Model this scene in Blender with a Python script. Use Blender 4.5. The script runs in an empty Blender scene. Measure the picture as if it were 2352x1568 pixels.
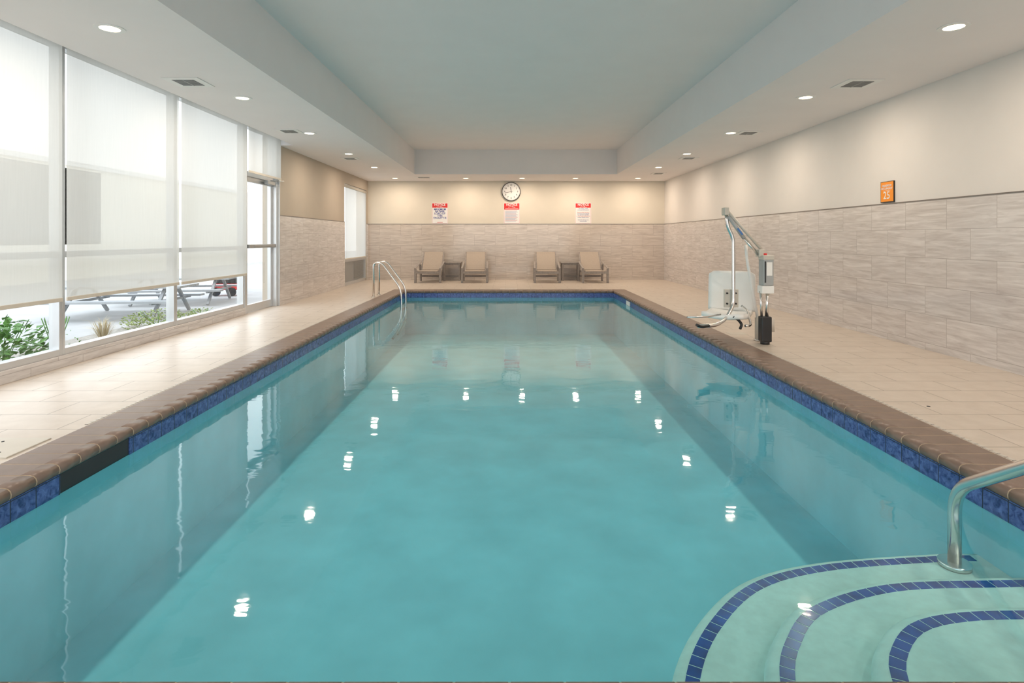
import bpy, math, random
from mathutils import Vector, Matrix
random.seed(7)
S = bpy.context.scene
COL = S.collection
S.view_settings.view_transform = 'Standard'
F = 1320.0; VX = 1170.0; VY = 547.0; CH = 1.2
def P(px, py, Y): return Vector(((px-VX)*Y/F, Y, CH-(py-VY)*Y/F))
XL, XR, YB, ZS, ZC = -4.10, 4.50, 16.67, 2.855, 3.49
YN = -2.5

# ------------------------------------------------------------------ materials
def newmat(name):
    m = bpy.data.materials.new(name); m.use_nodes = True
    nt = m.node_tree; b = nt.nodes['Principled BSDF']
    return m, nt, b
def N(nt, t, **kw):
    n = nt.nodes.new(t)
    for k, v in kw.items(): setattr(n, k, v)
    return n
def c4(c): return (c[0], c[1], c[2], 1)
def mat(name, col, rough=.5, metal=0., var=.06, scale=8., bump=0., spec=.5, emis=None, es=0):
    m, nt, b = newmat(name)
    tc = N(nt, 'ShaderNodeTexCoord'); no = N(nt, 'ShaderNodeTexNoise')
    no.inputs['Scale'].default_value = scale; no.inputs['Detail'].default_value = 4
    nt.links.new(tc.outputs['Object'], no.inputs['Vector'])
    r = N(nt, 'ShaderNodeValToRGB')
    r.color_ramp.elements[0].position = .3; r.color_ramp.elements[1].position = .7
    r.color_ramp.elements[0].color = c4([x*(1-var) for x in col]); r.color_ramp.elements[1].color = c4([min(1, x*(1+var)) for x in col])
    nt.links.new(no.outputs['Fac'], r.inputs['Fac']); nt.links.new(r.outputs['Color'], b.inputs['Base Color'])
    b.inputs['Roughness'].default_value = rough; b.inputs['Metallic'].default_value = metal
    b.inputs['Specular IOR Level'].default_value = spec
    if bump:
        bp = N(nt, 'ShaderNodeBump'); bp.inputs['Strength'].default_value = bump; bp.inputs['Distance'].default_value = .01
        nt.links.new(no.outputs['Fac'], bp.inputs['Height']); nt.links.new(bp.outputs['Normal'], b.inputs['Normal'])
    if emis:
        b.inputs['Emission Color'].default_value = c4(emis); b.inputs['Emission Strength'].default_value = es
    return m
def tile_mat(name, ax, w, h, ca, cb, mortar, msize=.003, offset=.5, rough=.3, vein=(1.6, 16), veinfreq=1., off=(0, 0), bump=.3, distort=1.2, lo=.35, hi=.68):
    """tiles laid in the plane of the two axes in ax (e.g. 'YZ')"""
    m, nt, b = newmat(name); L = nt.links.new
    tc = N(nt, 'ShaderNodeTexCoord'); sp = N(nt, 'ShaderNodeSeparateXYZ'); cm = N(nt, 'ShaderNodeCombineXYZ')
    L(tc.outputs['Object'], sp.inputs[0]); L(sp.outputs[ax[0]], cm.inputs['X']); L(sp.outputs[ax[1]], cm.inputs['Y'])
    mp = N(nt, 'ShaderNodeMapping'); mp.inputs['Location'].default_value = (off[0], off[1], 0); L(cm.outputs[0], mp.inputs['Vector'])
    br = N(nt, 'ShaderNodeTexBrick', offset=offset)
    br.inputs['Scale'].default_value = 1; br.inputs['Brick Width'].default_value = w; br.inputs['Row Height'].default_value = h
    br.inputs['Mortar Size'].default_value = msize; br.inputs['Mortar Smooth'].default_value = .1
    br.inputs['Color1'].default_value = (0, 0, 0, 1); br.inputs['Color2'].default_value = (1, 1, 1, 1); br.inputs['Mortar'].default_value = (.5, .5, .5, 1)
    L(mp.outputs[0], br.inputs['Vector'])
    m2 = N(nt, 'ShaderNodeMapping'); m2.inputs['Scale'].default_value = (vein[0], vein[1], 1); L(cm.outputs[0], m2.inputs['Vector'])
    no = N(nt, 'ShaderNodeTexNoise', noise_dimensions='4D'); no.inputs['Scale'].default_value = veinfreq; no.inputs['Detail'].default_value = 6; no.inputs['Roughness'].default_value = .6
    no.inputs['Distortion'].default_value = distort
    mu = N(nt, 'ShaderNodeMath', operation='MULTIPLY'); mu.inputs[1].default_value = 7; L(br.outputs['Color'], mu.inputs[0])
    L(m2.outputs[0], no.inputs['Vector']); L(mu.outputs[0], no.inputs['W'])
    r = N(nt, 'ShaderNodeValToRGB'); r.color_ramp.elements[0].position = lo; r.color_ramp.elements[1].position = hi
    r.color_ramp.elements[0].color = c4(ca); r.color_ramp.elements[1].color = c4(cb); L(no.outputs['Fac'], r.inputs['Fac'])
    mx = N(nt, 'ShaderNodeMixRGB'); L(br.outputs['Fac'], mx.inputs['Fac']); L(r.outputs['Color'], mx.inputs['Color1']); mx.inputs['Color2'].default_value = c4(mortar)
    L(mx.outputs[0], b.inputs['Base Color']); b.inputs['Roughness'].default_value = rough
    bp = N(nt, 'ShaderNodeBump', invert=True); bp.inputs['Strength'].default_value = bump; bp.inputs['Distance'].default_value = .003
    L(br.outputs['Fac'], bp.inputs['Height']); L(bp.outputs['Normal'], b.inputs['Normal'])
    return m
M = {}
M['ceil'] = mat('ceiling_paint', (.86, .83, .83), .85, var=.012, scale=2)
M['wall'] = mat('cream_wall_paint', (.75, .72, .69), .8, var=.015, scale=3)
M['wallb'] = mat('lamp_warmed_cream_paint', (.71, .66, .57), .8, var=.015, scale=3)  # back wall cream with the warm lamplight put into the colour
M['wall_shadow'] = mat('shadow_toned_wall_paint', (.49, .425, .35), .8, var=.02, scale=3)  # left wall paint with its backlit shadow put into the colour
sa, sb, sm_ = (.49, .445, .425), (.735, .70, .68), (.42, .385, .365)
M['tileR'] = tile_mat('stone_tile_side_wall', 'YZ', .61, .305, sa, sb, sm_, rough=.10, off=(.2, .23), vein=(2.2, 26), msize=.0025, distort=1.0, lo=.27, hi=.66)
M['tileB'] = tile_mat('stone_tile_back_wall', 'XZ', .61, .305, (.44, .375, .325), (.67, .605, .54), (.38, .325, .285), rough=.10, off=(.1, .23), vein=(2.2, 26), msize=.0025, distort=1.0, lo=.27, hi=.66)
M['deck'] = tile_mat('beige_deck_tile', 'XY', .61, .305, (.58, .505, .43), (.66, .585, .51), (.34, .285, .235), msize=.004, rough=.34, vein=(3, 3), veinfreq=2, distort=.3, bump=.3, off=(.1, .05))
M['drain'] = tile_mat('slotted_white_drain', 'YX', .05, .2, (.60, .56, .50), (.64, .60, .54), (.26, .23, .20), msize=.005, offset=0, rough=.4)
M['trim'] = mat('dark_metal_trim', (.26, .24, .23), .35, .7)
M['alu'] = mat('silver_aluminium', (.62, .63, .64), .35, .6, var=.02)
M['alud'] = mat('grey_aluminium', (.40, .41, .41), .4, .5, var=.02)
M['steel'] = mat('polished_steel', (.78, .76, .74), .22, 1., var=.03)
M['black'] = mat('black_plastic', (.02, .02, .022), .4)
M['dark'] = mat('dark_void', (.03, .035, .04), .7)
M['white'] = mat('white_plastic', (.93, .92, .89), .4, var=.02)
M['whitep'] = mat('white_panel', (.85, .85, .84), .5, var=.01)
M['grey'] = mat('grey_plastic', (.42, .43, .43), .4, var=.03)
M['beigep'] = mat('beige_painted_metal', (.62, .58, .51), .4, var=.03)
M['red'] = mat('sign_red', (.68, .03, .03), .45, var=.02)
M['navy'] = mat('sign_blue', (.03, .06, .32), .5, var=.02)
M['redink'] = mat('red_ink', (.6, .08, .08), .5, var=.02)
M['orange'] = mat('sign_orange', (.95, .31, .02), .4, var=.02)
M['blue'] = mat('blue_sticker', (.05, .18, .5), .5)
M['wood'] = mat('weathered_grey_timber', (.31, .28, .26), .6, var=.15, scale=20)
M['sling'] = mat('beige_mesh_sling', (.42, .355, .295), .75, var=.06, scale=60)
M['grout'] = mat('tan_grout', (.48, .37, .26), .9, var=.1, scale=30)
M['coping'] = mat('brown_coping_brick', (.215, .15, .118), .36, var=.12, scale=9, bump=.04)
M['plaster'] = mat('teal_pool_plaster', (.27, .67, .77), .8, var=.08, scale=2.2)
M['stepp'] = mat('pale_step_plaster', (.60, .82, .78), .8, var=.07, scale=18)
M['cobalt'] = mat('cobalt_step_tile', (.01, .075, .34), .25, var=.35, scale=14)
M['leaf'] = mat('green_leaves', (.11, .25, .05), .6, var=.4, scale=12)
M['leafy'] = mat('yellow_green_leaves', (.26, .33, .10), .6, var=.3, scale=12)
M['straw'] = mat('dry_straw_grass', (.50, .42, .27), .8, var=.2)
M['soil'] = mat('mulch', (.30, .28, .25), .95, var=.3, scale=30)
M['pave'] = mat('pale_concrete_paving', (.38, .38, .38), .9, var=.06, scale=3)
M['salmon'] = mat('salmon_facade', (.95, .36, .20), .9, var=.03)
M['cream'] = mat('cream_facade', (.88, .83, .70), .9, var=.03)
M['ltgrey'] = mat('pale_grey_patio_timber', (.34, .35, .36), .7, var=.05)
def mosaic(name, ax):
    return tile_mat(name, ax, .15, .15, (.015, .035, .17), (.12, .20, .54), (.02, .02, .05), msize=.003, offset=0, rough=.18, vein=(1, 1), veinfreq=28, distort=.8, off=(0, .062), lo=.36, hi=.66)
M['bandY'] = mosaic('blue_mottled_tile_long', 'YZ'); M['bandX'] = mosaic('blue_mottled_tile_short', 'XZ')
def glassy(name, tint, f0=.04, bump=None, rough=.0):
    m = bpy.data.materials.new(name); m.use_nodes = True; nt = m.node_tree; nt.nodes.clear(); L = nt.links.new
    o = N(nt, 'ShaderNodeOutputMaterial'); mx = N(nt, 'ShaderNodeMixShader'); t = N(nt, 'ShaderNodeBsdfTransparent'); g = N(nt, 'ShaderNodeBsdfGlossy')
    lw = N(nt, 'ShaderNodeLayerWeight'); pw = N(nt, 'ShaderNodeMath', operation='POWER'); pw.inputs[1].default_value = 5
    ma = N(nt, 'ShaderNodeMath', operation='MULTIPLY_ADD'); ma.inputs[1].default_value = 1-f0; ma.inputs[2].default_value = f0
    L(lw.outputs['Facing'], pw.inputs[0]); L(pw.outputs[0], ma.inputs[0])
    t.inputs['Color'].default_value = c4(tint); g.inputs['Roughness'].default_value = rough
    L(ma.outputs[0], mx.inputs[0]); L(t.outputs[0], mx.inputs[1]); L(g.outputs[0], mx.inputs[2]); L(mx.outputs[0], o.inputs['Surface'])
    if bump:
        tc = N(nt, 'ShaderNodeTexCoord'); mp = N(nt, 'ShaderNodeMapping'); mp.inputs['Scale'].default_value = (.6, 1, 1)
        no = N(nt, 'ShaderNodeTexNoise'); no.inputs['Scale'].default_value = bump[0]; no.inputs['Detail'].default_value = 2
        no.inputs['Distortion'].default_value = .4
        bp = N(nt, 'ShaderNodeBump'); bp.inputs['Strength'].default_value = 1; bp.inputs['Distance'].default_value = bump[1]
        L(tc.outputs['Object'], mp.inputs[0]); L(mp.outputs[0], no.inputs['Vector']); L(no.outputs['Fac'], bp.inputs['Height'])
        L(bp.outputs['Normal'], g.inputs['Normal']); L(bp.outputs['Normal'], lw.inputs['Normal'])
    return m
M['glass'] = glassy('clear_window_glass', (.96, .98, .97), .05)
M['water'] = glassy('clear_pool_water', (.78, .96, .985), .03, bump=(6.5, .0013), rough=.03)
def shade_mat(nm, lo, hi, see):
    m = bpy.data.materials.new(nm); m.use_nodes = True; nt = m.node_tree; nt.nodes.clear(); L = nt.links.new
    o = N(nt, 'ShaderNodeOutputMaterial'); a = N(nt, 'ShaderNodeMixShader'); b = N(nt, 'ShaderNodeMixShader')
    t = N(nt, 'ShaderNodeBsdfTransparent'); tr = N(nt, 'ShaderNodeBsdfTranslucent'); d = N(nt, 'ShaderNodeBsdfDiffuse')
    tc = N(nt, 'ShaderNodeTexCoord'); w = N(nt, 'ShaderNodeTexNoise'); w.inputs['Scale'].default_value = 1; mp = N(nt, 'ShaderNodeMapping'); mp.inputs['Scale'].default_value = (1, 60, 3)
    r = N(nt, 'ShaderNodeValToRGB'); r.color_ramp.elements[0].color = c4(lo); r.color_ramp.elements[1].color = c4(hi)
    L(tc.outputs['Object'], mp.inputs[0]); L(mp.outputs[0], w.inputs['Vector']); L(w.outputs['Fac'], r.inputs['Fac']); L(r.outputs[0], tr.inputs['Color']); L(r.outputs[0], d.inputs['Color'])
    a.inputs[0].default_value = .5; L(tr.outputs[0], a.inputs[1]); L(d.outputs[0], a.inputs[2])
    b.inputs[0].default_value = see; L(a.outputs[0], b.inputs[1]); L(t.outputs[0], b.inputs[2]); L(b.outputs[0], o.inputs['Surface'])
    return m
M['shade'] = shade_mat('sheer_shade_cloth', (.58, .57, .54), (.63, .62, .585), .10)
M['lens'] = mat('lit_downlight_lens', (1, .9, .75), .5, emis=(1, .80, .52), es=9)

# ------------------------------------------------------------------ mesh building
class MB:
    def __init__(s): s.v = []; s.f = []; s.sm = []
    def add(s, vs, fs, smooth=False):
        o = len(s.v); s.v += [Vector(x) for x in vs]; s.f += [tuple(i+o for i in f) for f in fs]
        s.sm += [smooth]*len(fs) if isinstance(smooth, bool) else smooth; return s
    def box(s, x0, x1, y0, y1, z0, z1, mt=None):
        vs = [Vector((x, y, z)) for x in (x0, x1) for y in (y0, y1) for z in (z0, z1)]
        if mt: vs = [mt @ v for v in vs]
        return s.add(vs, [(0, 1, 3, 2), (4, 6, 7, 5), (0, 4, 5, 1), (2, 3, 7, 6), (0, 2, 6, 4), (1, 5, 7, 3)])
    def beam(s, a, b, w, h, up=(0, 0, 1)):
        a, b = Vector(a), Vector(b); d = (b-a); l = d.length; d.normalize(); u = Vector(up)
        if abs(d.dot(u)) > .98: u = Vector((0, 1, 0))
        r = d.cross(u).normalized(); u = r.cross(d)
        mt = Matrix((r, d, u)).transposed().to_4x4(); mt.translation = a
        return s.box(-w/2, w/2, 0, l, -h/2, h/2, mt)
    def tube(s, pts, r, n=12, rs=None):
        pts = [Vector(p) for p in pts]; m = len(pts)
        T = []
        for i in range(m):
            a = pts[max(0, i-1)]; b = pts[min(m-1, i+1)]; T.append((b-a).normalized())
        u = Vector((0, 0, 1)) if abs(T[0].z) < .9 else Vector((1, 0, 0))
        u = (u-T[0]*u.dot(T[0])).normalized(); vs = []; fs = []; sm = []
        for i in range(m):
            u = (u-T[i]*u.dot(T[i])).normalized(); w = T[i].cross(u); rr = rs[i] if rs else r
            for k in range(n):
                a = 2*math.pi*k/n; vs.append(pts[i]+(u*math.cos(a)+w*math.sin(a))*rr)
        for i in range(m-1):
            for k in range(n):
                fs.append((i*n+k, i*n+(k+1) % n, (i+1)*n+(k+1) % n, (i+1)*n+k)); sm.append(True)
        fs.append(tuple(range(n))[::-1]); fs.append(tuple((m-1)*n+k for k in range(n))); sm += [False, False]
        return s.add(vs, fs, sm)
    def cyl(s, a, b, r, n=20): return s.tube([a, b], r, n)
    def ring(s, c, r0, r1, z0, z1, n=32, mt=None):
        vs = []
        for k in range(n):
            a = 2*math.pi*k/n; ca, sa_ = math.cos(a), math.sin(a)
            for (r, z) in ((r0, z0), (r1, z0), (r1, z1), (r0, z1)):
                v = Vector((r*ca, r*sa_, z)); v = (mt @ v) if mt else v; vs.append(v+Vector(c))
        fs = []
        for k in range(n):
            j = (k+1) % n
            for q in range(4): fs.append((k*4+q, k*4+(q+1) % 4, j*4+(q+1) % 4, j*4+q))
        return s.add(vs, fs)
    def quadX(s, x, y0, y1, z0, z1): return s.add([(x, y0, z0), (x, y1, z0), (x, y1, z1), (x, y0, z1)], [(0, 1, 2, 3)])
    def text(s, body, size, mt, align='CENTER', depth=.0, spacing=1.0, bold=0):
        cu = bpy.data.curves.new('t', 'FONT'); cu.body = body; cu.size = size; cu.align_x = align; cu.align_y = 'CENTER'; cu.resolution_u = 3; cu.space_line = spacing
        cu.offset = bold
        o = bpy.data.objects.new('t', cu); COL.objects.link(o)
        dg = bpy.context.evaluated_depsgraph_get(); dg.update(); me = bpy.data.meshes.new_from_object(o.evaluated_get(dg))
        s.add([mt @ v.co for v in me.vertices], [tuple(p.vertices) for p in me.polygons])
        bpy.data.objects.remove(o); bpy.data.curves.remove(cu); bpy.data.meshes.remove(me); return s
    def build(s, name, m, parent=None, bevel=0, kind=None, seg=2):
        off = Vector((0, 0, 0)); p = parent
        while p: off += p.location; p = p.parent
        me = bpy.data.meshes.new(name); me.from_pydata([tuple(v-off) for v in s.v], [], s.f); me.update()
        me.polygons.foreach_set('use_smooth', s.sm)
        me.materials.append(m); o = bpy.data.objects.new(name, me); COL.objects.link(o)
        if parent: o.parent = parent
        if bevel:
            b = o.modifiers.new('bevel', 'BEVEL'); b.width = bevel; b.segments = seg; b.limit_method = 'ANGLE'
        if kind: o['kind'] = kind
        return o
def tag(o, label, cat, group=None, kind=None):
    o['label'] = label; o['category'] = cat
    if group: o['group'] = group
    if kind: o['kind'] = kind
    return o
def thing(name, loc, label, cat, group=None):
    o = bpy.data.objects.new(name, None); o.empty_display_size = .1; COL.objects.link(o); o.location = loc
    return tag(o, label, cat, group)
def copy_tree(o, parent=None):
    c = o.copy(); COL.objects.link(c); c.parent = parent
    for ch in [x for x in bpy.data.objects if x.parent == o]: copy_tree(ch, c)
    return c
def spline(pts, k=8):
    pts = [Vector(p) for p in pts]; q = [2*pts[0]-pts[1]]+pts+[2*pts[-1]-pts[-2]]; out = []
    for i in range(1, len(q)-2):
        for j in range(k):
            t = j/k; a, b, c, d = q[i-1], q[i], q[i+1], q[i+2]
            out.append(.5*((2*b)+(c-a)*t+(2*a-5*b+4*c-d)*t*t+(3*b-a-3*c+d)*t**3))
    out.append(pts[-1]); return out
def fillet(pts, r, k=6):
    pts = [Vector(p) for p in pts]; out = [pts[0]]
    for i in range(1, len(pts)-1):
        a, b, c = pts[i-1], pts[i], pts[i+1]; d1 = (a-b); d2 = (c-b); rr = min(r, d1.length*.48, d2.length*.48)
        p, q = b+d1.normalized()*rr, b+d2.normalized()*rr
        for j in range(k+1):
            t = j/k; out.append((1-t)**2*p+2*t*(1-t)*b+t*t*q)
    out.append(pts[-1]); return out

# ------------------------------------------------------------------ the room
PX, PY0, PY1 = 2.40, 1.555, 13.20; ZW = -.15; CW = .30
fl = MB()
fl.box(-4.5, -PX-CW, YN-.2, YB+.2, -.2, 0); fl.box(PX+CW, 4.7, YN-.2, YB+.2, -.2, 0)
fl.box(-PX-CW, PX+CW, PY1+CW, YB+.2, -.2, 0); fl.box(-PX-CW, PX+CW, YN-.2, PY0-CW, -.2, 0)
fl.build('floor', M['deck'], kind='structure')
c = MB()
c.box(-4.5, 4.7, YN-.2, YB+.2, ZC, ZC+.12)
c.box(-3.85, -2.45, YN, 10.24, ZS, ZC); c.box(XL-.01, -2.45, 10.24, YB, ZS, ZC)
c.box(2.78, XR+.01, YN, YB, ZS, ZC); c.box(-2.45, 2.78, 14.86, YB, ZS, ZC); c.box(-2.45, 2.78, YN, -1.2, ZS, ZC)
c.box(-4.45, -3.85, YN, 10.24, 3.05, 3.2)
c.build('ceiling', M['ceil'], kind='structure')
HT = 1.604
w = MB().box(XR, XR+.2, YN, YB, 0, ZC).build('wall_right', M['wall'], kind='structure')
MB().box(XR-.012, XR, YN, YB-.012, 0, HT).build('tile_cladding', M['tileR'], w)
MB().box(XR-.016, XR, YN, YB-.016, HT, HT+.012).build('metal_edge', M['trim'], w)
w = MB().box(XL-.3, XR+.2, YB, YB+.2, 0, ZC).build('wall_back', M['wallb'], kind='structure')
MB().box(XL, XR, YB-.012, YB, 0, HT).build('tile_cladding', M['tileB'], w)
MB().box(XL, XR, YB-.016, YB, HT, HT+.012).build('metal_edge', M['trim'], w)
WY0, WY1, WZ1 = 14.28, 16.5, 2.57
w = MB().box(XL-.3, XL, 10.24, WY0, 0, ZC).box(XL-.3, XL, WY0, WY1, WZ1, ZC).box(XL-.3, XL, WY1, YB, 0, ZC).box(XL-.3, XL, YN, -.2, 0, 3.3)
w.box(-4.45, -4.25, -.2, 10.24, 3.05, 3.3)
w = w.build('wall_left', M['wall_shadow'], kind='structure')
MB().box(XL, XL+.012, 10.24, WY0, 0, HT).box(XL, XL+.012, WY1, YB-.012, 0, HT).build('tile_cladding', M['tileR'], w)
MB().box(XL, XL+.016, 10.24, WY0, HT, HT+.012).box(XL, XL+.016, WY1, YB-.016, HT, HT+.012).build('metal_edge', M['trim'], w)
MB().box(XL-.02, XL+.014, 10.225, 10.245, 0, ZS).build('corner_bead', M['alu'], w)
# near wall behind the camera, with a wide window added to let in daylight
MB().box(XL-.3, -3.6, YN-.2, YN, 0, ZC).box(4.0, XR+.2, YN-.2, YN, 0, ZC).box(-3.6, 4.0, YN-.2, YN, 2.8, ZC).box(-3.6, 4.0, YN-.2, YN, 0, .1).build('wall_near', M['wall'], kind='structure')
wn = MB()
for x in (-3.6, -1.7, .2, 2.1, 3.95): wn.box(x, x+.05, YN-.14, YN-.06, .1, 2.8)
wn.box(-3.6, 4.0, YN-.14, YN-.06, .1, .16).box(-3.6, 4.0, YN-.14, YN-.06, 2.74, 2.8)
wn = wn.build('window_6', M['alu'], kind='structure')
MB().add([(-3.55, YN-.1, .16), (3.95, YN-.1, .16), (3.95, YN-.1, 2.74), (-3.55, YN-.1, 2.74)], [(0, 1, 2, 3)]).build('pane', M['glass'], wn)
MB().box(-4.35, -4.15, -.2, 9.04, 0, .11).build('baseboard_left', M['tileR'], kind='structure', bevel=.004)
bays = [(-.16, 1.68), (1.68, 3.52), (3.52, 5.36), (5.36, 7.18), (7.18, 9.04)]
for i, (a, b) in enumerate(bays):
    f = MB()
    f.box(-4.27, -4.17, a, a+.035, .11, 3.05).box(-4.27, -4.17, b-.035, b, .11, 3.05)
    f.box(-4.27, -4.17, a+.035, b-.035, .11, .17).box(-4.27, -4.17, a+.035, b-.035, 2.98, 3.05).box(-4.27, -4.20, a+.035, b-.035, 1.02, 1.08)
    f = f.build('window_%d' % (i+1), M['alu'], kind='structure', bevel=.004)
    MB().quadX(-4.232, a+.03, b-.03, .16, 2.99).build('pane', M['glass'], f)
d = MB().box(-4.28, -4.16, 9.04, 9.12, 0, 3.05).box(-4.28, -4.12, 10.16, 10.24, 0, 3.05).box(-4.28, -4.16, 9.12, 10.16, 2.19, 2.27).box(-4.28, -4.16, 9.12, 10.16, 2.98, 3.05)
d = d.build('door_1', M['alu'], kind='structure', bevel=.004)
lf = MB().box(-4.24, -4.19, 9.12, 9.19, .01, 2.19).box(-4.24, -4.19, 10.09, 10.16, .01, 2.19).box(-4.24, -4.19, 9.19, 10.09, 2.11, 2.19).box(-4.24, -4.19, 9.19, 10.09, .01, .13)
lf = lf.build('door_leaf', M['alu'], d, bevel=.003)
MB().quadX(-4.215, 9.18, 10.10, .12, 2.12).build('pane', M['glass'], lf)
MB().box(-4.19, -4.13, 9.14, 10.14, 1.04, 1.10).box(-4.16, -4.12, 9.3, 10.0, 1.05, 1.09).build('push_bar', M['alud'], lf, bevel=.006)
MB().quadX(-4.215, 9.12, 10.16, 2.27, 2.98).build('transom_pane', M['glass'], d)
MB().box(-4.16, -4.09, 9.75, 10.05, 2.12, 2.18).beam((-4.11, 9.9, 2.19), (-4.04, 10.3, 2.22), .02, .012).build('door_closer', M['alud'], d, bevel=.005)
f = MB().box(-4.22, -4.12, WY0, WY0+.06, .06, WZ1).box(-4.22, -4.12, WY1-.06, WY1, .06, WZ1).box(-4.22, -4.12, WY0+.06, WY1-.06, WZ1-.06, WZ1).box(-4.22, -4.12, WY0+.06, WY1-.06, .0, .08).box(-4.22, -4.12, WY0+.06, WY1-.06, .60, .66)
f = f.build('window_7', M['alu'], kind='structure', bevel=.004)
MB().quadX(-4.177, WY0+.06, WY1-.06, .66, WZ1-.06).build('pane', M['glass'], f)
g = MB().box(-4.2, -4.17, WY0+.06, WY1-.06, .08, .60)
for k in range(14): g.box(-4.17, -4.15, WY0+1.1, WY1-.15, .12+k*.032, .135+k*.032)
g.build('louvre_panel', M['alud'], f)

def shade(x, y0, y1, z0, z1, label, grp='sheer roller shades'):
    t = thing('roller_shade', (x, (y0+y1)/2, z1), label, 'window shade', grp)
    MB().quadX(x, y0, y1, z0+.03, z1-.05).build('shade_cloth', M['shade'], t)
    MB().box(x-.008, x+.008, y0, y1, z0, z0+.035).build('hem_bar', M['beigep'], t, bevel=.003)
    MB().cyl((x, y0, z1-.04), (x, y1, z1-.04), .035, 16).build('roller', M['beigep'], t)
    return t
shade(-4.03, -.1, 1.60, .63, 3.04, 'sheer off-white roller shade over the glass behind the photographer')
shade(-4.03, 1.65, 3.36, .63, 3.04, 'sheer off-white roller shade over the glass beside the photographer')
shade(-4.03, 3.41, 5.18, .63, 3.04, 'large pale roller shade nearest the camera, above the leafy bush')
shade(-4.03, 5.23, 7.01, .63, 3.04, 'large pale roller shade in the middle with a salmon tint showing through')
shade(-4.03, 7.06, 8.82, .63, 3.04, 'pale roller shade beside the glass exit door, above the patio tables')
shade(-4.03, 8.88, 10.14, 2.22, 3.04, 'short pale roller shade over the transom above the glass door')
shade(-4.105, WY0+.08, WY1-.08, .66, WZ1-.02, 'bright roller shade in the far window near the back corner')

# ------------------------------------------------------------------ the pool
pool = thing('swimming_pool', (0, PY0, 0), 'long rectangular indoor swimming pool with brown brick coping and teal plaster', 'swimming pool')
ZB = -1.0
b = MB().box(-PX-.2, PX+.2, PY0-.2, PY1+.2, ZB-.15, ZB)
b.box(-PX-.2, -PX, PY0-.2, PY1+.2, ZB, -.062).box(PX, PX+.2, PY0-.2, PY1+.2, ZB, -.062).box(-PX, PX, PY0-.2, PY0, ZB, -.062).box(-PX, PX, PY1, PY1+.2, ZB, -.062)
b.build('basin', M['plaster'], pool)
BZ = -.163
MB().box(-PX, -PX+.008, PY0, 3.06, BZ, -.055).build('waterline_tile', M['bandY'], pool)
MB().box(-PX, -PX+.008, 3.62, PY1, BZ, -.055).build('waterline_tile', M['bandY'], pool)
MB().box(PX-.008, PX, PY0, PY1, BZ, -.055).build('waterline_tile', M['bandY'], pool)
MB().box(-PX+.008, PX-.008, PY1-.008, PY1, BZ, -.055).build('waterline_tile', M['bandX'], pool)
MB().box(-PX+.008, PX-.008, PY0, PY0+.008, BZ, -.055).build('waterline_tile', M['bandX'], pool)
MB().box(-PX-.001, -PX+.002, 3.06, 3.62, BZ, -.06).build('skimmer_mouth', M['dark'], pool)
MB().box(PX-.014, PX-.006, 11.4, 11.75, -.15, -.07).build('skimmer_cover', M['white'], pool)
prof = [(CW, -.05), (CW, .003), (.07, .003), (.045, .005), (.02, .005), (0, .001), (-.013, -.010), (-.018, -.026), (-.016, -.042), (-.008, -.052), (.01, -.058)]
def brick(mb, fn, a, b_, shrink=0):
    n = len(prof); vs = []
    for t in (a, b_):
        for s_, z in prof: vs.append(fn(s_-(-shrink if s_ < .1 else shrink), t, z-shrink))
    fs = [tuple(range(n))[::-1], tuple(range(n, 2*n))]; sm = [False, False]
    for i in range(n):
        fs.append((i, (i+1) % n, n+(i+1) % n, n+i)); sm.append(2 <= i <= 8)
    mb.add(vs, fs, sm)
cp, gr = MB(), MB()
st = .15; g = .004
for fn, a, e in [(lambda s_, t, z: Vector((-PX-s_, t, z)), PY0-CW, PY1+CW), (lambda s_, t, z: Vector((PX+s_, t, z)), PY0-CW, PY1+CW),
                 (lambda s_, t, z: Vector((t, PY1+s_, z)), -PX, PX), (lambda s_, t, z: Vector((t, PY0-s_, z)), -PX, PX)]:
    n = round((e-a)/st); stp = (e-a)/n
    for k in range(n): brick(cp, fn, a+k*stp+g, a+(k+1)*stp-g)
    brick(gr, fn, a, e, .0008)
cp.build('coping', M['coping'], pool); gr.build('coping_grout', M['grout'], pool)
steps = [(-.42, [(.57, 1.54), (.60, 1.80), (.666, 2.094), (.852, 2.394), (1.157, 2.679), (1.564, 2.828), (2.18, 2.905), (2.40, 2.91)]),
         (-.34, [(.885, 1.54), (.905, 1.76), (.965, 1.991), (1.073, 2.179), (1.282, 2.383), (1.688, 2.532), (2.18, 2.562), (2.40, 2.566)]),
         (-.26, [(1.25, 1.54), (1.255, 1.72), (1.287, 1.887), (1.371, 2.022), (1.537, 2.158), (1.766, 2.218), (2.10, 2.23), (2.40, 2.23)])]
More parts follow.
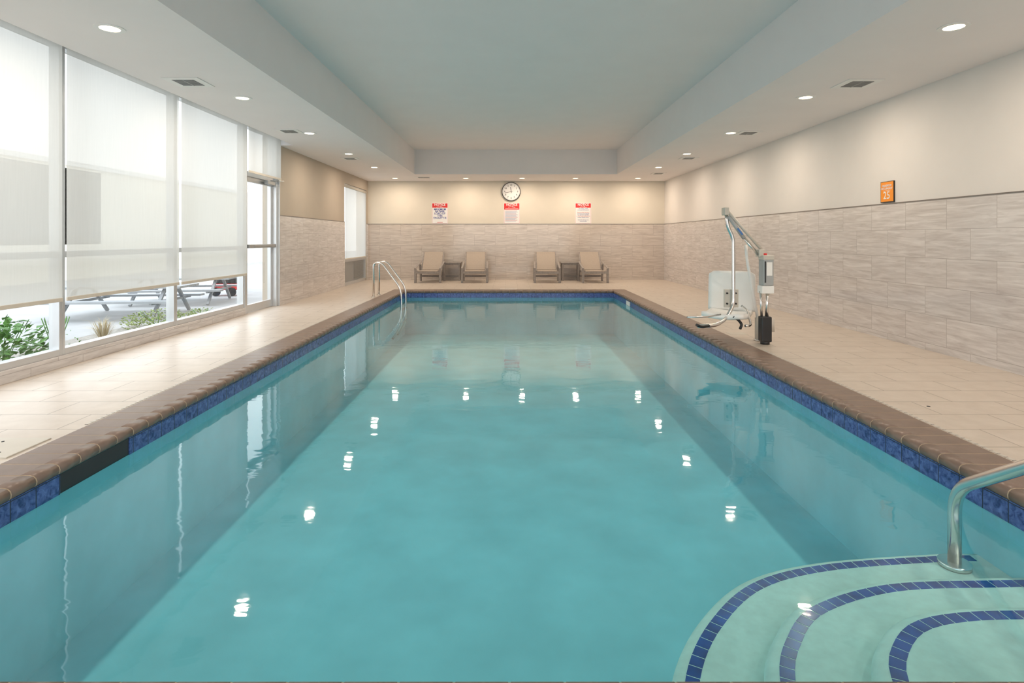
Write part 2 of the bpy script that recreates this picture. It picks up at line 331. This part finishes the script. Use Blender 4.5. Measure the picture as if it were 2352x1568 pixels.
for zi, (z, pts) in enumerate(steps):
    pts = [(x, max(y, PY0)) for x, y in pts]
    sp = spline([(x, y, 0) for x, y in pts], 12)
    L_ = [0]
    for i in range(1, len(sp)): L_.append(L_[-1]+(sp[i]-sp[i-1]).length)
    def at(s_):
        s_ = max(0, min(L_[-1], s_))
        for i in range(1, len(sp)):
            if L_[i] >= s_:
                t = (s_-L_[i-1])/max(1e-9, L_[i]-L_[i-1]); return sp[i-1].lerp(sp[i], t), (sp[i]-sp[i-1]).normalized()
        return sp[-1], (sp[-1]-sp[-2]).normalized()
    def ringp(o_):
        r = []
        for k in range(61):
            p, t = at(L_[-1]*k/60); nrm = Vector((-t.y, t.x, 0)); q = p+nrm*o_
            q.x = min(q.x, 2.399); q.y = max(q.y, PY0+.001)
            if k == 60: q.x = 2.399
            if k == 0: q.y = PY0+.001
            r.append(q)
        return r+[Vector((2.399, PY0+.001, 0))]
    sb_ = MB(); rings = [(.075, ZB+.01*zi), (.075, z-.035), (.068, z-.018), (.052, z-.006), (.03, z)]
    vs = []; fs = []; sm = []
    for o_, zz in rings: vs += [Vector((q.x, q.y, zz)) for q in ringp(o_)]
    n = 62
    for i in range(len(rings)-1):
        for k in range(n): fs.append((i*n+k, (i+1)*n+k, (i+1)*n+(k+1) % n, i*n+(k+1) % n)); sm.append(k < 60 and i > 0)
    fs.append(tuple((len(rings)-1)*n+k for k in range(n))[::-1]); sm.append(False)
    so = sb_.add(vs, fs, sm).build('step', M['stepp'], pool)
    tm = MB(); q = .058; nt_ = int(L_[-1]/q)
    for k in range(nt_):
        s0 = k*q+.0025; s1 = (k+1)*q-.0025
        (p0, t0), (p1, t1) = at(s0), at(s1); n0 = Vector((-t0.y, t0.x, 0)); n1 = Vector((-t1.y, t1.x, 0)); h = .025
        c_ = [p0+n0*h, p1+n1*h, p1-n1*h, p0-n0*h]
        tm.add([Vector((v.x, v.y, z-.004)) for v in c_]+[Vector((v.x, v.y, z+.001)) for v in c_], [(4, 7, 6, 5), (0, 1, 5, 4), (1, 2, 6, 5), (2, 3, 7, 6), (3, 0, 4, 7)])
    tm.build('nosing_tiles', M['cobalt'], so)
wt = MB().add([(-PX+.009, PY0+.009, ZW), (PX-.009, PY0+.009, ZW), (PX-.009, PY1-.009, ZW), (-PX+.009, PY1-.009, ZW)], [(0, 1, 2, 3)]).build('pool_water', M['water'])
tag(wt, 'calm clear turquoise water filling the swimming pool', 'water', kind='stuff')

for x, y0, y1, lab in ((-2.725, 3.7, 11.0, 'thin white slotted drain strip along the window-side coping'), (2.725, 2.3, 6.2, 'thin white slotted drain strip along the coping in front of the pool lift')):
    tag(MB().box(x-.010, x+.010, y0, y1, -.005, .002).build('deck_drain', M['drain']), lab, 'drain')
t = thing('skimmer_lid', (-2.9, 3.28, 0), 'square off-white skimmer lid set in the deck beside the near coping', 'lid')
MB().box(-3.06, -2.74, 3.13, 3.44, -.002, .008).build('plate', M['beigep'], t, bevel=.003)
MB().cyl((-2.84, 3.2, .008), (-2.84, 3.2, .0095), .008).build('finger_hole', M['dark'], t)
MB().cyl((-2.97, 3.37, .008), (-2.97, 3.37, .0095), .008).build('finger_hole', M['dark'], t)
tag(MB().cyl((2.99, 4.1, .0), (2.99, 4.1, .003), .011).build('anchor_cap', M['dark']), 'small dark round anchor cap in the deck right of the pool', 'anchor cap')
tag(MB().box(-.22, .18, 13.56, 13.66, 0, .002).build('depth_marker', M['white']), 'small white marker tile in the deck at the far pool end', 'marker tile')
tag(MB().box(2.76, 2.98, 7.15, 7.33, 0, .002).build('depth_marker', M['beigep']), 'small pale marker tile in the deck under the pool lift seat', 'marker tile')

# ------------------------------------------------------------------ ceiling fittings
DL = [(-3.15, 2.27), (-3.15, 4.53), (-3.15, 6.78), (-3.15, 9.05), (-3.15, 11.26), (-3.15, 13.4), (3.48, 2.25), (3.48, 4.5), (3.48, 6.75), (3.48, 9.03), (3.48, 11.26), (3.48, 13.4),
      (-3.15, 15.83), (-1.2, 15.83), (.35, 15.83), (1.82, 15.83), (3.54, 15.83), (-3.15, 0), (3.48, 0)]
ordn = ['beside the camera', 'nearest in view', 'second in view', 'third in view', 'fourth in view', 'fifth in view']
labs = ['recessed round downlight in the window-side soffit, '+o for o in ordn]+['recessed round downlight in the soffit over the pool lift side, '+o for o in ordn]
labs += ['recessed downlight in the far soffit, at the window-side corner', 'recessed downlight in the far soffit, between vent and clock', 'recessed downlight in the far soffit, just right of the clock', 'recessed downlight in the far soffit, above the rightmost notice sign', 'recessed downlight in the far soffit, at the right-hand corner']
labs += ['recessed round downlight in the window-side soffit, behind the camera', 'recessed round downlight in the right soffit, behind the camera']
def downlight(x, y, lab):
    t = thing('recessed_downlight', (x, y, ZS), lab, 'ceiling light', 'recessed downlights')
    MB().ring((x, y, ZS), .072, .108, -.006, 0).build('trim_ring', M['whitep'], t)
    MB().cyl((x, y, ZS-.004), (x, y, ZS-.001), .073, 28).build('lens', M['lens'], t)
    li = bpy.data.lights.new('lamp', 'AREA'); li.shape = 'DISK'; li.size = .13; li.energy = 19; li.color = (1, .82, .65)
    o = bpy.data.objects.new('lamp', li); COL.objects.link(o); o.parent = t; o.location = (0, 0, -.012)
for (x, y), l in zip(DL, labs): downlight(x, y, l)
def vent(x, y, sx, sy, lab):
    t = thing('ceiling_vent', (x, y, ZS), lab, 'air vent', 'ceiling air vents')
    MB().box(x-sx/2, x+sx/2, y-sy/2, y+sy/2, ZS-.008, ZS).build('frame', M['whitep'], t, bevel=.003)
    ax, ay = sx*.30, sy*.32
    MB().box(x-ax, x+ax, y-ay, y+ay, ZS-.009, ZS-.0081).build('opening', M['dark'], t)
    s_ = MB(); n = 9
    for k in range(n):
        yy = y-ay+(k+.5)*2*ay/n; s_.box(x-ax, x+ax, yy-.004, yy+.004, ZS-.012, ZS-.009)
    s_.box(x-.006, x+.006, y-ay, y+ay, ZS-.013, ZS-.009).build('louvres', M['alud'], t)
for a in [(-3.40, 6.09, .38, .36, 'square supply vent nearest in the window-side soffit'), (-3.40, 8.88, .34, .34, 'square supply vent second in the window-side soffit'),
          (-3.30, 11.94, .34, .34, 'square supply vent farthest in the window-side soffit'), (-2.32, 15.6, .5, .3, 'wide dark vent in the far soffit left of the clock'),
          (3.72, 6.15, .38, .36, 'square supply vent nearest in the right soffit'), (3.75, 9.03, .34, .34, 'square supply vent second in the right soffit'),
          (3.70, 11.87, .34, .34, 'square supply vent third in the right soffit'), (3.80, 14.66, .34, .34, 'square supply vent farthest in the right soffit')]: vent(*a)

# ------------------------------------------------------------------ signs and clock on the back wall
RB = Matrix.Rotation(math.pi/2, 4, 'X')
def tb(x, y, z): return Matrix.Translation((x, y, z)) @ RB
def notice(cx, lab, kind):
    z0, z1 = 1.622, 2.222; w_ = .467; yf = YB-.008
    t = thing('notice_sign', (cx, YB, z0), lab, 'sign', 'red and white pool notice signs')
    MB().box(cx-w_/2, cx+w_/2, yf, YB, z0, z1).build('panel', M['whitep'], t)
    x0, x1 = cx-w_/2+.012, cx+w_/2-.012
    b_ = MB().box(x0, x1, yf-.001, yf, z0+.012, z0+.016).box(x0, x0+.004, yf-.001, yf, z0+.016, z1-.03).box(x1-.004, x1, yf-.001, yf, z0+.016, z1-.03)
    b_.box(x0, x1, yf-.002, yf, z1-.135 if kind != 2 else z1-.19, z1-.012).build('red_header', M['red'], t)
    h = MB().text('NOTICE', .088, tb(cx, yf-.004, z1-.052), bold=.002)
    h.cyl((cx+.03, yf-.0025, z1-.098), (cx+.03, yf-.004, z1-.098), .011, 14)
    h.tube([(cx-.10, yf-.003, z1-.125), (cx-.02, yf-.003, z1-.105), (cx+.01, yf-.003, z1-.118), (cx+.10, yf-.003, z1-.125)], .005, 6)
    l = MB(); l2 = MB()
    if kind == 1:
        for i, s_ in enumerate(['MAXIMUM', 'BATHER', 'LOAD OF', 'THIS', 'FACILITY IS']): l.text(s_, .074, tb(cx, yf-.002, z1-.185-i*.062), bold=.0018)
        l2.box(cx-.08, cx+.08, yf-.0015, yf, z0+.035, z0+.045)
    elif kind == 2:
        h.box(cx-.19, cx+.19, yf-.003, yf-.002, z1-.165, z1-.155)
        for i in range(17):
            a = .17-random.random()*.05; (l2 if i % 5 == 0 else l).box(cx-.19, cx-.19+.03+a*2, yf-.0015, yf, z1-.225-i*.019, z1-.220-i*.019)
    else:
        for i, s_ in enumerate(['This facility is NOT', 'protected by lifeguards.', '', 'Persons under the age of', '17 must be accompanied', 'by a parent or guardian', 'or other responsible person', 'at least 18 years of age.', '', 'Swimming alone is not', 'recommended']):
            if s_: (l2 if i in (3, 6) else l).text(s_, .034, tb(cx, yf-.002, z1-.165-i*.036), bold=.0006)
    h.build('header_lettering', M['whitep'], t); l.build('lettering', M['navy'], t); l2.build('red_lettering', M['redink'], t)
sx = lambda px: (px-VX)*YB/F
notice(sx(1010.5), 'notice sign reading MAXIMUM BATHER LOAD OF THIS FACILITY IS in blue', 1)
notice(sx(1175.5), 'notice sign with dense small rules text, below the clock', 2)
notice(sx(1339.5), 'notice sign with short centred lifeguard text, above the right pair of chairs', 3)
cc = Vector((sx(1174), YB, CH+(547-440)*YB/F)); R_ = .275
t = thing('wall_clock', cc, 'round analogue wall clock with black rim and white face', 'clock')
MB().ring(cc, R_-.02, R_, 0, .045, 48, RB).build('rim', M['black'], t)
MB().cyl(cc, cc+Vector((0, -.02, 0)), R_-.015, 48).build('face', M['whitep'], t)
nb = MB()
for k in range(1, 13):
    a = math.radians(90-30*k); nb.text(str(k), .066, tb(cc.x+math.cos(a)*.185, YB-.0225, cc.z+math.sin(a)*.185), bold=.001)
for k in range(60):
    a = math.radians(6*k); r0 = .225 if k % 5 == 0 else .232; dx, dz = math.cos(a), math.sin(a)
    nb.beam((cc.x+dx*r0, YB-.0215, cc.z+dz*r0), (cc.x+dx*.243, YB-.0215, cc.z+dz*.243), .004, .002, (0, 1, 0))
nb.build('numerals', M['black'], t)
def hand(ang, l_, w_, nm, yy):
    a = math.radians(90-ang); dx, dz = math.cos(a), math.sin(a)
    MB().beam((cc.x-dx*.04, yy, cc.z-dz*.04), (cc.x+dx*l_, yy, cc.z+dz*l_), .003, w_, (dz, 0, -dx)).build(nm, M['black'], t)
hand(352, .13, .014, 'hour_hand', YB-.026); hand(258, .19, .009, 'minute_hand', YB-.030)
t = thing('occupancy_sign', (XR, 6.82, 1.62), 'small orange sign reading MAXIMUM OCCUPANCY 25 on dark backing', 'sign')
MB().box(XR-.018, XR, 6.705, 6.94, 1.625, 1.875).build('backing', M['black'], t)
MB().box(XR-.022, XR-.018, 6.707, 6.928, 1.635, 1.868).build('face', M['orange'], t)
RR = Matrix.Rotation(-math.pi/2, 4, 'Z') @ RB
l = MB()
for s_, sz, zz in (('MAXIMUM', .036, 1.822), ('OCCUPANCY', .033, 1.788), ('25', .125, 1.705)): l.text(s_, sz, Matrix.Translation((XR-.0235, 6.82, zz)) @ RR, bold=.001)
l.box(XR-.0235, XR-.022, 6.76, 6.88, 1.762, 1.765).build('lettering', M['whitep'], t)

# ------------------------------------------------------------------ lounge chairs and side tables
def make_chair():
    t = thing('lounge_chair', (0, 0, 0), 'x', 'lounge chair', 'beige sling lounge chairs by the back wall')
    for s_ in (-1, 1):
        MB().box(s_*.335-.028, s_*.335+.028, .0, .06, 0, .38).build('leg', M['wood'], t, bevel=.004)
        MB().beam((s_*.335, .76, 0), (s_*.335, .66, .47), .05, .05).build('leg', M['wood'], t, bevel=.004)
        MB().beam((s_*.275, .03, .30), (s_*.275, .85, .27), .04, .06).build('side_rail', M['wood'], t, bevel=.004)
        MB().beam((s_*.338, -.02, .39), (s_*.328, .72, .54), .05, .025).build('armrest', M['wood'], t, bevel=.006)
        MB().beam((s_*.282, .58, .28), (s_*.282, .99, .80), .035, .045).build('back_post', M['wood'], t, bevel=.004)
    MB().box(-.307, .307, .0, .05, .25, .31).build('front_apron', M['wood'], t, bevel=.004)
    MB().beam((-.28, .975, .78), (.28, .975, .78), .04, .05).build('top_rail', M['wood'], t, bevel=.004)
    MB().beam((-.30, .74, .14), (.30, .74, .14), .03, .05).build('stretcher', M['wood'], t, bevel=.004)
    for nm, pts in (('seat_sling', [(-.01, .32), (.1, .335), (.3, .32), (.55, .305), (.60, .32)]), ('back_sling', [(.585, .33), (.68, .455), (.80, .605), (.91, .745), (.955, .81)])):
        vs = []; fs = []; hw = .262
        for y, z in pts: vs += [(-hw, y, z), (hw, y, z)]
        for y, z in pts: vs += [(-hw, y+.004, z-.012), (hw, y+.004, z-.012)]
        n = len(pts)
        for i in range(n-1):
            fs += [(2*i, 2*i+1, 2*i+3, 2*i+2), (2*n+2*i, 2*n+2*i+2, 2*n+2*i+3, 2*n+2*i+1), (2*i, 2*i+2, 2*n+2*i+2, 2*n+2*i), (2*i+1, 2*n+2*i+1, 2*n+2*i+3, 2*i+3)]
        fs += [(0, 2*n, 2*n+1, 1), (2*n-2, 2*n-1, 4*n-1, 4*n-2)]
        MB().add(vs, fs).build(nm, M['sling'], t)
    return t
ch = make_chair()
cl = [(982, -.05, 'beige sling lounge chair by the back wall, nearest the pool ladder'), (1090, .02, 'beige sling lounge chair right of the first side table, below the left notice sign'),
      (1257, -.02, 'beige sling lounge chair left of the second side table, below and right of the clock'), (1368, .05, 'beige sling lounge chair by the back wall, nearest the pool lift wall')]
for i, (px, rz, lab) in enumerate(cl):
    o = ch if i == 0 else copy_tree(ch)
    o.location = ((px-VX)*15.4/F, 15.4, 0); o.rotation_euler = (0, 0, rz); o['label'] = lab
def make_table():
    t = thing('side_table', (0, 0, 0), 'x', 'side table', 'low grey timber side tables')
    MB().box(-.275, .275, -.2, .2, .49, .52).box(-.255, .255, -.18, .18, .44, .49).build('tabletop', M['wood'], t, bevel=.004)
    for a in (-1, 1):
        for b_ in (-1, 1): MB().box(a*.23-.025, a*.23+.025, b_*.16-.025, b_*.16+.025, 0, .44).build('leg', M['wood'], t, bevel=.003)
    MB().box(-.21, .21, -.012, .012, .10, .14).build('stretcher', M['wood'], t)
    return t
tb_ = make_table()
for i, (px, lab) in enumerate(((1038, 'low grey timber side table between the left pair of lounge chairs'), (1309.5, 'low grey timber side table between the right pair of lounge chairs'))):
    o = tb_ if i == 0 else copy_tree(tb_); o.location = ((px-VX)*16.4/F, 16.4, 0); o['label'] = lab

# ------------------------------------------------------------------ pool ladder
t = thing('pool_ladder', (-2.75, 11.95, 0), 'stainless steel pool ladder with two arched rails at the far window-side edge', 'pool ladder')
for y in (11.70, 12.20):
    r = MB().tube(fillet([(-2.77, y, 0), (-2.77, y, .70), (-2.60, y, .70), (-2.20, y, .16), (-2.20, y, -.6), (-2.38, y, -.85)], .16, 8), .023, 14).build('rail', M['steel'], t)
    MB().cyl((-2.77, y, .0), (-2.77, y, .012), .045, 24).build('flange', M['steel'], r)
for z in (-.28, -.52): MB().box(-2.25, -2.16, 11.70, 12.20, z-.012, z+.012).build('tread', M['steel'], t, bevel=.005)
t = thing('handrail', (2.2, 1.2, 0), 'thick stainless steel handrail descending over the curved pool steps', 'handrail')
r = MB().tube(fillet([(2.2, 2.84, -.42), (2.2, 2.84, -.035), (2.2, 1.62, .78), (2.2, 1.1, .80), (2.2, 1.1, 0)], .12, 10), .029, 20).build('rail', M['steel'], t)
MB().cyl((2.2, 2.84, -.42), (2.2, 2.84, -.395), .07, 28).build('flange', M['steel'], t)
MB().cyl((2.2, 1.1, 0), (2.2, 1.1, .015), .06, 28).build('flange', M['steel'], t)

# ------------------------------------------------------------------ pool lift
Y0 = 6.52
t = thing('pool_lift', (P(1757, 792, Y0).x, Y0, 0), 'accessible pool lift with white seat, steel boom and grey battery box', 'pool lift')
X0 = P(1757, 792, Y0).x
MB().box(X0-.055, X0+.06, Y0-.05, Y0+.06, .03, .315).build('lower_cover', M['black'], t, bevel=.012)
MB().cyl((X0, Y0, 0), (X0, Y0, .035), .05).build('deck_socket', M['black'], t)
MB().tube([(X0-.035, Y0+.01, .3), (X0-.045, Y0+.01, .60)], .014).build('cable_tube', M['steel'], t)
MB().tube([(X0+.02, Y0, .3), (X0+.03, Y0, .60)], .020).build('mast', M['steel'], t)
MB().box(X0-.055, X0+.085, Y0-.05, Y0+.08, .575, .665).build('pivot_block', M['white'], t, bevel=.01)
bx = MB().box(X0-.04, X0+.075, Y0-.06, Y0+.08, .665, 1.0).build('battery_box', M['grey'], t, bevel=.012)
MB().box(X0-.045, X0+.08, Y0-.065, Y0+.085, .955, 1.01).build('box_cap', M['beigep'], bx, bevel=.01)
MB().box(X0-.01, X0+.055, Y0-.064, Y0-.06, .78, .93).build('control_panel', M['white'], bx, bevel=.001)
MB().box(X0-.03, X0-.016, Y0-.066, Y0-.06, .70, .94).build('status_strip', M['black'], bx)
MB().cyl((X0+.0, Y0-.0, 1.0), (X0+.0, Y0, 1.03), .022).build('emergency_button', M['red'], bx)
lt = P(1667, 482, 6.6)
e = Vector((X0-.02, Y0+.02, 1.04))
MB().tube([lt+Vector((0, 0, .01)), e+Vector((.0, 0, .02))], .018).build('boom', M['beigep'], t)
MB().tube([lt+Vector((.0, .06, -.025)), e+Vector((-.03, .06, -.015))], .015).build('boom', M['beigep'], t)
MB().tube([lt+Vector((.03, -.0, -.07)), lt.lerp(e, .55)+Vector((-.02, 0, -.06))], .022).build('actuator', M['grey'], t)
MB().tube([lt.lerp(e, .5)+Vector((-.02, 0, -.06)), e+Vector((-.05, 0, -.03))], .013).build('actuator_rod', M['steel'], t)
MB().beam(lt.lerp(e, .30)+Vector((.0, -.024, -.066)), lt.lerp(e, .46)+Vector((-.01, -.024, -.062)), .012, .016).build('sticker', M['blue'], t)
MB().box(lt.x-.022, lt.x+.03, lt.y-.03, lt.y+.08, lt.z-.06, lt.z+.03).build('bracket', M['beigep'], t, bevel=.008)
MB().box(e.x-.05, e.x+.02, e.y-.03, e.y+.08, e.z-.05, e.z+.035).build('bracket', M['beigep'], t, bevel=.008)
MB().tube(fillet([P(1668, 490, 6.62), P(1671, 520, 6.62), P(1684, 545, 6.62), P(1685, 700, 6.62), P(1668, 732, 6.55), P(1645, 747, 6.45), P(1603, 749, 6.4)], .08, 6), .021, 14).build('hanger_tube', M['steel'], t)
MB().tube(fillet([P(1713, 562, 6.7), P(1716, 600, 6.7), P(1724, 640, 6.7), P(1743, 745, 6.75)], .1, 6), .017, 12).build('support_tube', M['white'], t)
MB().cyl((P(1745, 700, 6.75).x, 6.75, .02), (P(1745, 700, 6.75).x, 6.75, .27), .055, 24).build('pivot_post', M['beigep'], t)
MB().cyl((P(1772, 700, 6.78).x, 6.78, .10), (P(1772, 700, 6.78).x, 6.78, .25), .035, 24).build('motor', M['beigep'], t)
MB().cyl((P(1745, 700, 6.75).x, 6.75, 0), (P(1745, 700, 6.75).x, 6.75, .02), .07, 24).build('base_plate', M['steel'], t)
sc = P(1672, 700, 6.95); ang = math.radians(-34)
mt = Matrix.Translation((sc.x, 6.90, .33)) @ Matrix.Rotation(ang, 4, 'Z')
def shell(mb, pts_fn, nx, ny, th, ndir):
    vs = []; fs = []
    for s_ in (0, 1):
        for j in range(ny+1):
            for i in range(nx+1):
                vs.append(mt @ (pts_fn(i/nx, j/ny)+ndir*th*s_))
    q = (nx+1)*(ny+1)
    for j in range(ny):
        for i in range(nx):
            a = j*(nx+1)+i; fs.append((a, a+1, a+nx+2, a+nx+1)); fs.append((q+a, q+a+nx+1, q+a+nx+2, q+a+1))
    for j in range(ny):
        a = j*(nx+1); fs.append((a, a+nx+1, q+a+nx+1, q+a)); b2 = a+nx; fs.append((b2, q+b2, q+b2+nx+1, b2+nx+1))
    for i in range(nx):
        fs.append((i, q+i, q+i+1, i+1)); a = ny*(nx+1)+i; fs.append((a, a+1, q+a+1, q+a))
    mb.add(vs, fs, True)
def backp(u, v):
    w_ = .54; cr = .06; z = v*.47
    d1 = max(0, cr-(.47-z)); hw2 = w_/2-(cr-math.sqrt(max(0, cr*cr-d1*d1)))
    x = (u*2-1)*hw2; return Vector((x, .10+v*.03-.03*(2*u-1)**2, z))
def panp(u, v):
    d1 = max(0, .06-(1-v)*.42); hw = .24-(.06-math.sqrt(max(0, .0036-d1*d1)))
    x = (u*2-1)*hw; return Vector((x, .12-v*.52, .0+.025*(2*u-1)**2-.03*math.sin(v*3.1)))
m1 = MB(); shell(m1, backp, 12, 14, .03, Vector((0, 1, 0))); m1.build('seat_back', M['white'], t)
m1 = MB(); shell(m1, panp, 12, 14, .055, Vector((0, 0, -1))); m1.build('seat_pan', M['white'], t)
pb = P(1680, 690, 6.64)
MB().box(pb.x-.08, pb.x+.085, 6.645, 6.67, .40, .61).build('mounting_plate', M['beigep'], t, bevel=.004)
for a in (-1, 1):
    for b2 in (-1, 1): MB().cyl((pb.x+a*.05, 6.645, .505+b2*.06), (pb.x+a*.05, 6.63, .505+b2*.06), .011, 10).build('bolt', M['black'], t)
MB().tube(fillet([P(1703, 702, 6.75), P(1716, 712, 6.7), P(1726, 748, 6.55), P(1712, 748, 6.5)], .05, 5), .014).build('foot_frame', M['steel'], t)
MB().tube(fillet([P(1655, 722, 6.5), P(1625, 727, 6.4), P(1578, 728, 6.3)], .05, 5), .009).build('foot_frame', M['steel'], t)
MB().tube(fillet([P(1632, 747, 6.44), P(1612, 751, 6.35), P(1600, 746, 6.3)], .05, 5), .016).build('foot_pad', M['black'], t)
MB().tube(spline([P(1684, 726, 6.5), P(1696, 735, 6.52), P(1703, 745, 6.52), P(1700, 755, 6.5)], 6), .016, 8).build('seat_belt', M['black'], t)

# ------------------------------------------------------------------ outdoors
GZ = -.12
MB().box(-45, -4.5, -12, 60, GZ-.2, GZ).build('patio_paving', M['pave'], kind='structure')
MB().box(-45, 45, -40, -2.75, GZ-.2, GZ+.005).build('terrace_paving', M['pave'], kind='structure')
MB().box(-5.6, -4.5, -2, 8.6, GZ, GZ+.03).build('planting_bed', M['soil'], kind='structure')
bl = thing('facade_building', (-14, 12, GZ), 'low cream and salmon building beyond the patio, faint through the shades', 'building')
MB().box(-18, -14, 2, 44, GZ, 3.5).build('cream_wall', M['cream'], bl)
MB().box(-14.06, -14, 12.5, 19.7, 1.0, 3.42).build('salmon_wall', M['salmon'], bl)
MB().box(-18.2, -13.9, 1.8, 44.2, 3.5, 3.65).build('roof_edge', M['whitep'], bl)
def leaves(cx, cy, z0, r, h, n, ls, m, nm, lab, cat, stems=6):
    t = thing(nm, (cx, cy, z0), lab, cat)
    mb = MB()
    for k in range(n):
        a = random.random()*6.283; rr = r*math.sqrt(random.random()); zz = z0+h*(.08+.92*random.random())*(1-.45*(rr/r)**2)
        p = Vector((cx+math.cos(a)*rr, cy+math.sin(a)*rr, zz)); d = Vector((math.cos(a)+random.uniform(-.8, .8), math.sin(a)+random.uniform(-.8, .8), random.uniform(-.3, .8))).normalized()
        s_ = d.cross(Vector((0, 0, 1))).normalized(); u = s_.cross(d); L2 = ls*random.uniform(.6, 1.2)
        mb.add([p, p+d*L2*.45+s_*L2*.32+u*.01, p+d*L2, p+d*L2*.45-s_*L2*.32+u*.01], [(0, 1, 2, 3)])
    mb.build('foliage', m, t)
    sm = MB()
    for k in range(stems):
        a = k*6.283/stems; sm.tube([(cx, cy, z0), (cx+math.cos(a)*r*.3, cy+math.sin(a)*r*.3, z0+h*.5), (cx+math.cos(a)*r*.6, cy+math.sin(a)*r*.6, z0+h*.9)], .004, 5)
    sm.build('stems', M['leaf'], t)
leaves(-4.82, 5.45, GZ+.03, .36, .55, 520, .10, M['leaf'], 'leafy_bush', 'leafy green bush just outside the glass nearest the camera', 'bush')
leaves(-4.80, 6.08, GZ+.03, .2, .5, 60, .04, M['leaf'], 'flowering_plant', 'thin stemmed plant with seed heads beside the leafy bush outside', 'plant', 14)
leaves(-5.10, 8.35, GZ+.03, .45, .26, 600, .05, M['leafy'], 'low_shrub', 'low yellow green shrub outside the middle window', 'shrub')
leaves(-5.0, 9.3, GZ, .22, .2, 200, .05, M['leafy'], 'low_shrub', 'small yellow green shrub outside by the glass exit door', 'shrub')
t = MB()
for k in range(150):
    a = random.random()*6.283; l_ = random.uniform(.2, .42); sp_ = random.uniform(.1, .36); b0 = Vector((-4.95, 7.0, GZ+.03))
    d = Vector((math.cos(a), math.sin(a), 0)); p1 = b0+d*sp_*.4+Vector((0, 0, l_*.7)); p2 = b0+d*sp_+Vector((0, 0, l_*.8)); s_ = Vector((-d.y, d.x, 0))*.0025
    t.add([b0-s_, b0+s_, p1+s_, p1-s_, p2], [(0, 1, 2, 3), (3, 2, 4)])
tag(t.build('grass_tuft', M['straw']), 'dry straw-coloured grass tuft outside between the window mullions', 'grass tuft')
def picnic(cx, cy, rz, lab):
    t = thing('patio_table', (cx, cy, GZ), lab, 'patio table', 'grey patio tables outside')
    R2 = Matrix.Translation((cx, cy, GZ)) @ Matrix.Rotation(rz, 4, 'Z') @ Matrix.Diagonal((1, 1, .70, 1))
    def bm(a, b_, w_, h): return MB().beam(R2 @ Vector(a), R2 @ Vector(b_), w_, h)
    x = MB()
    for k in range(5): x.beam(R2 @ Vector((-1.0, -.3+k*.15, .72)), R2 @ Vector((1.0, -.3+k*.15, .72)), .13, .035)
    x.build('tabletop', M['ltgrey'], t)
    for s_ in (-1, 1):
        bm((-.95, s_*.62, .42), (.95, s_*.62, .42), .2, .035).build('bench', M['ltgrey'], t)
        for q in (-.7, .7): bm((q, s_*.66, .03), (q, s_*.2, .70), .05, .04).build('leg', M['ltgrey'], t)
    for q in (-.7, .7): bm((q, -.7, .38), (q, .7, .38), .04, .04).build('crossbar', M['ltgrey'], t)
picnic(-6.5, 9.8, .1, 'low grey patio table with splayed legs seen under the middle shade')
picnic(-6.7, 11.8, .15, 'low grey patio table farther out, seen beside the glass door frame')
t = thing('utility_cart', (-6.5, 13.3, GZ), 'small red and black cart standing beyond the patio tables', 'cart')
MB().box(-6.8, -6.2, 13.1, 13.5, GZ+.14, GZ+.28).build('red_body', M['red'], t, bevel=.02)
MB().box(-6.75, -6.25, 13.12, 13.48, GZ+.28, GZ+.42).build('black_cover', M['black'], t, bevel=.02)
for x in (-6.68, -6.32): MB().cyl((x, 13.06, GZ+.10), (x, 13.10, GZ+.10), .10, 20).build('wheel', M['black'], t)

# ------------------------------------------------------------------ light, world, camera
W = bpy.data.worlds.new('world'); S.world = W; W.use_nodes = True; nt = W.node_tree
bg = nt.nodes['Background']; tc = N(nt, 'ShaderNodeTexCoord'); sp = N(nt, 'ShaderNodeSeparateXYZ'); r = N(nt, 'ShaderNodeValToRGB')
r.color_ramp.elements[0].position = .45; r.color_ramp.elements[0].color = (.85, .87, .88, 1); r.color_ramp.elements[1].color = (.82, .90, 1, 1)
mr = N(nt, 'ShaderNodeMapRange'); mr.inputs['From Min'].default_value = -1
nt.links.new(tc.outputs['Generated'], sp.inputs[0]); nt.links.new(sp.outputs['Z'], mr.inputs['Value']); nt.links.new(mr.outputs[0], r.inputs[0]); nt.links.new(r.outputs[0], bg.inputs['Color'])
bg.inputs['Strength'].default_value = 3.8
cam = bpy.data.cameras.new('camera'); co = bpy.data.objects.new('camera', cam); COL.objects.link(co); S.camera = co
co.location = (0, 0, CH); co.rotation_euler = (math.pi/2, 0, 0)
cam.sensor_width = 36; cam.clip_start = .05; cam.clip_end = 300
cam.lens = F/2352*36; cam.shift_x = (1176-VX)/2352; cam.shift_y = -(784-VY)/2352
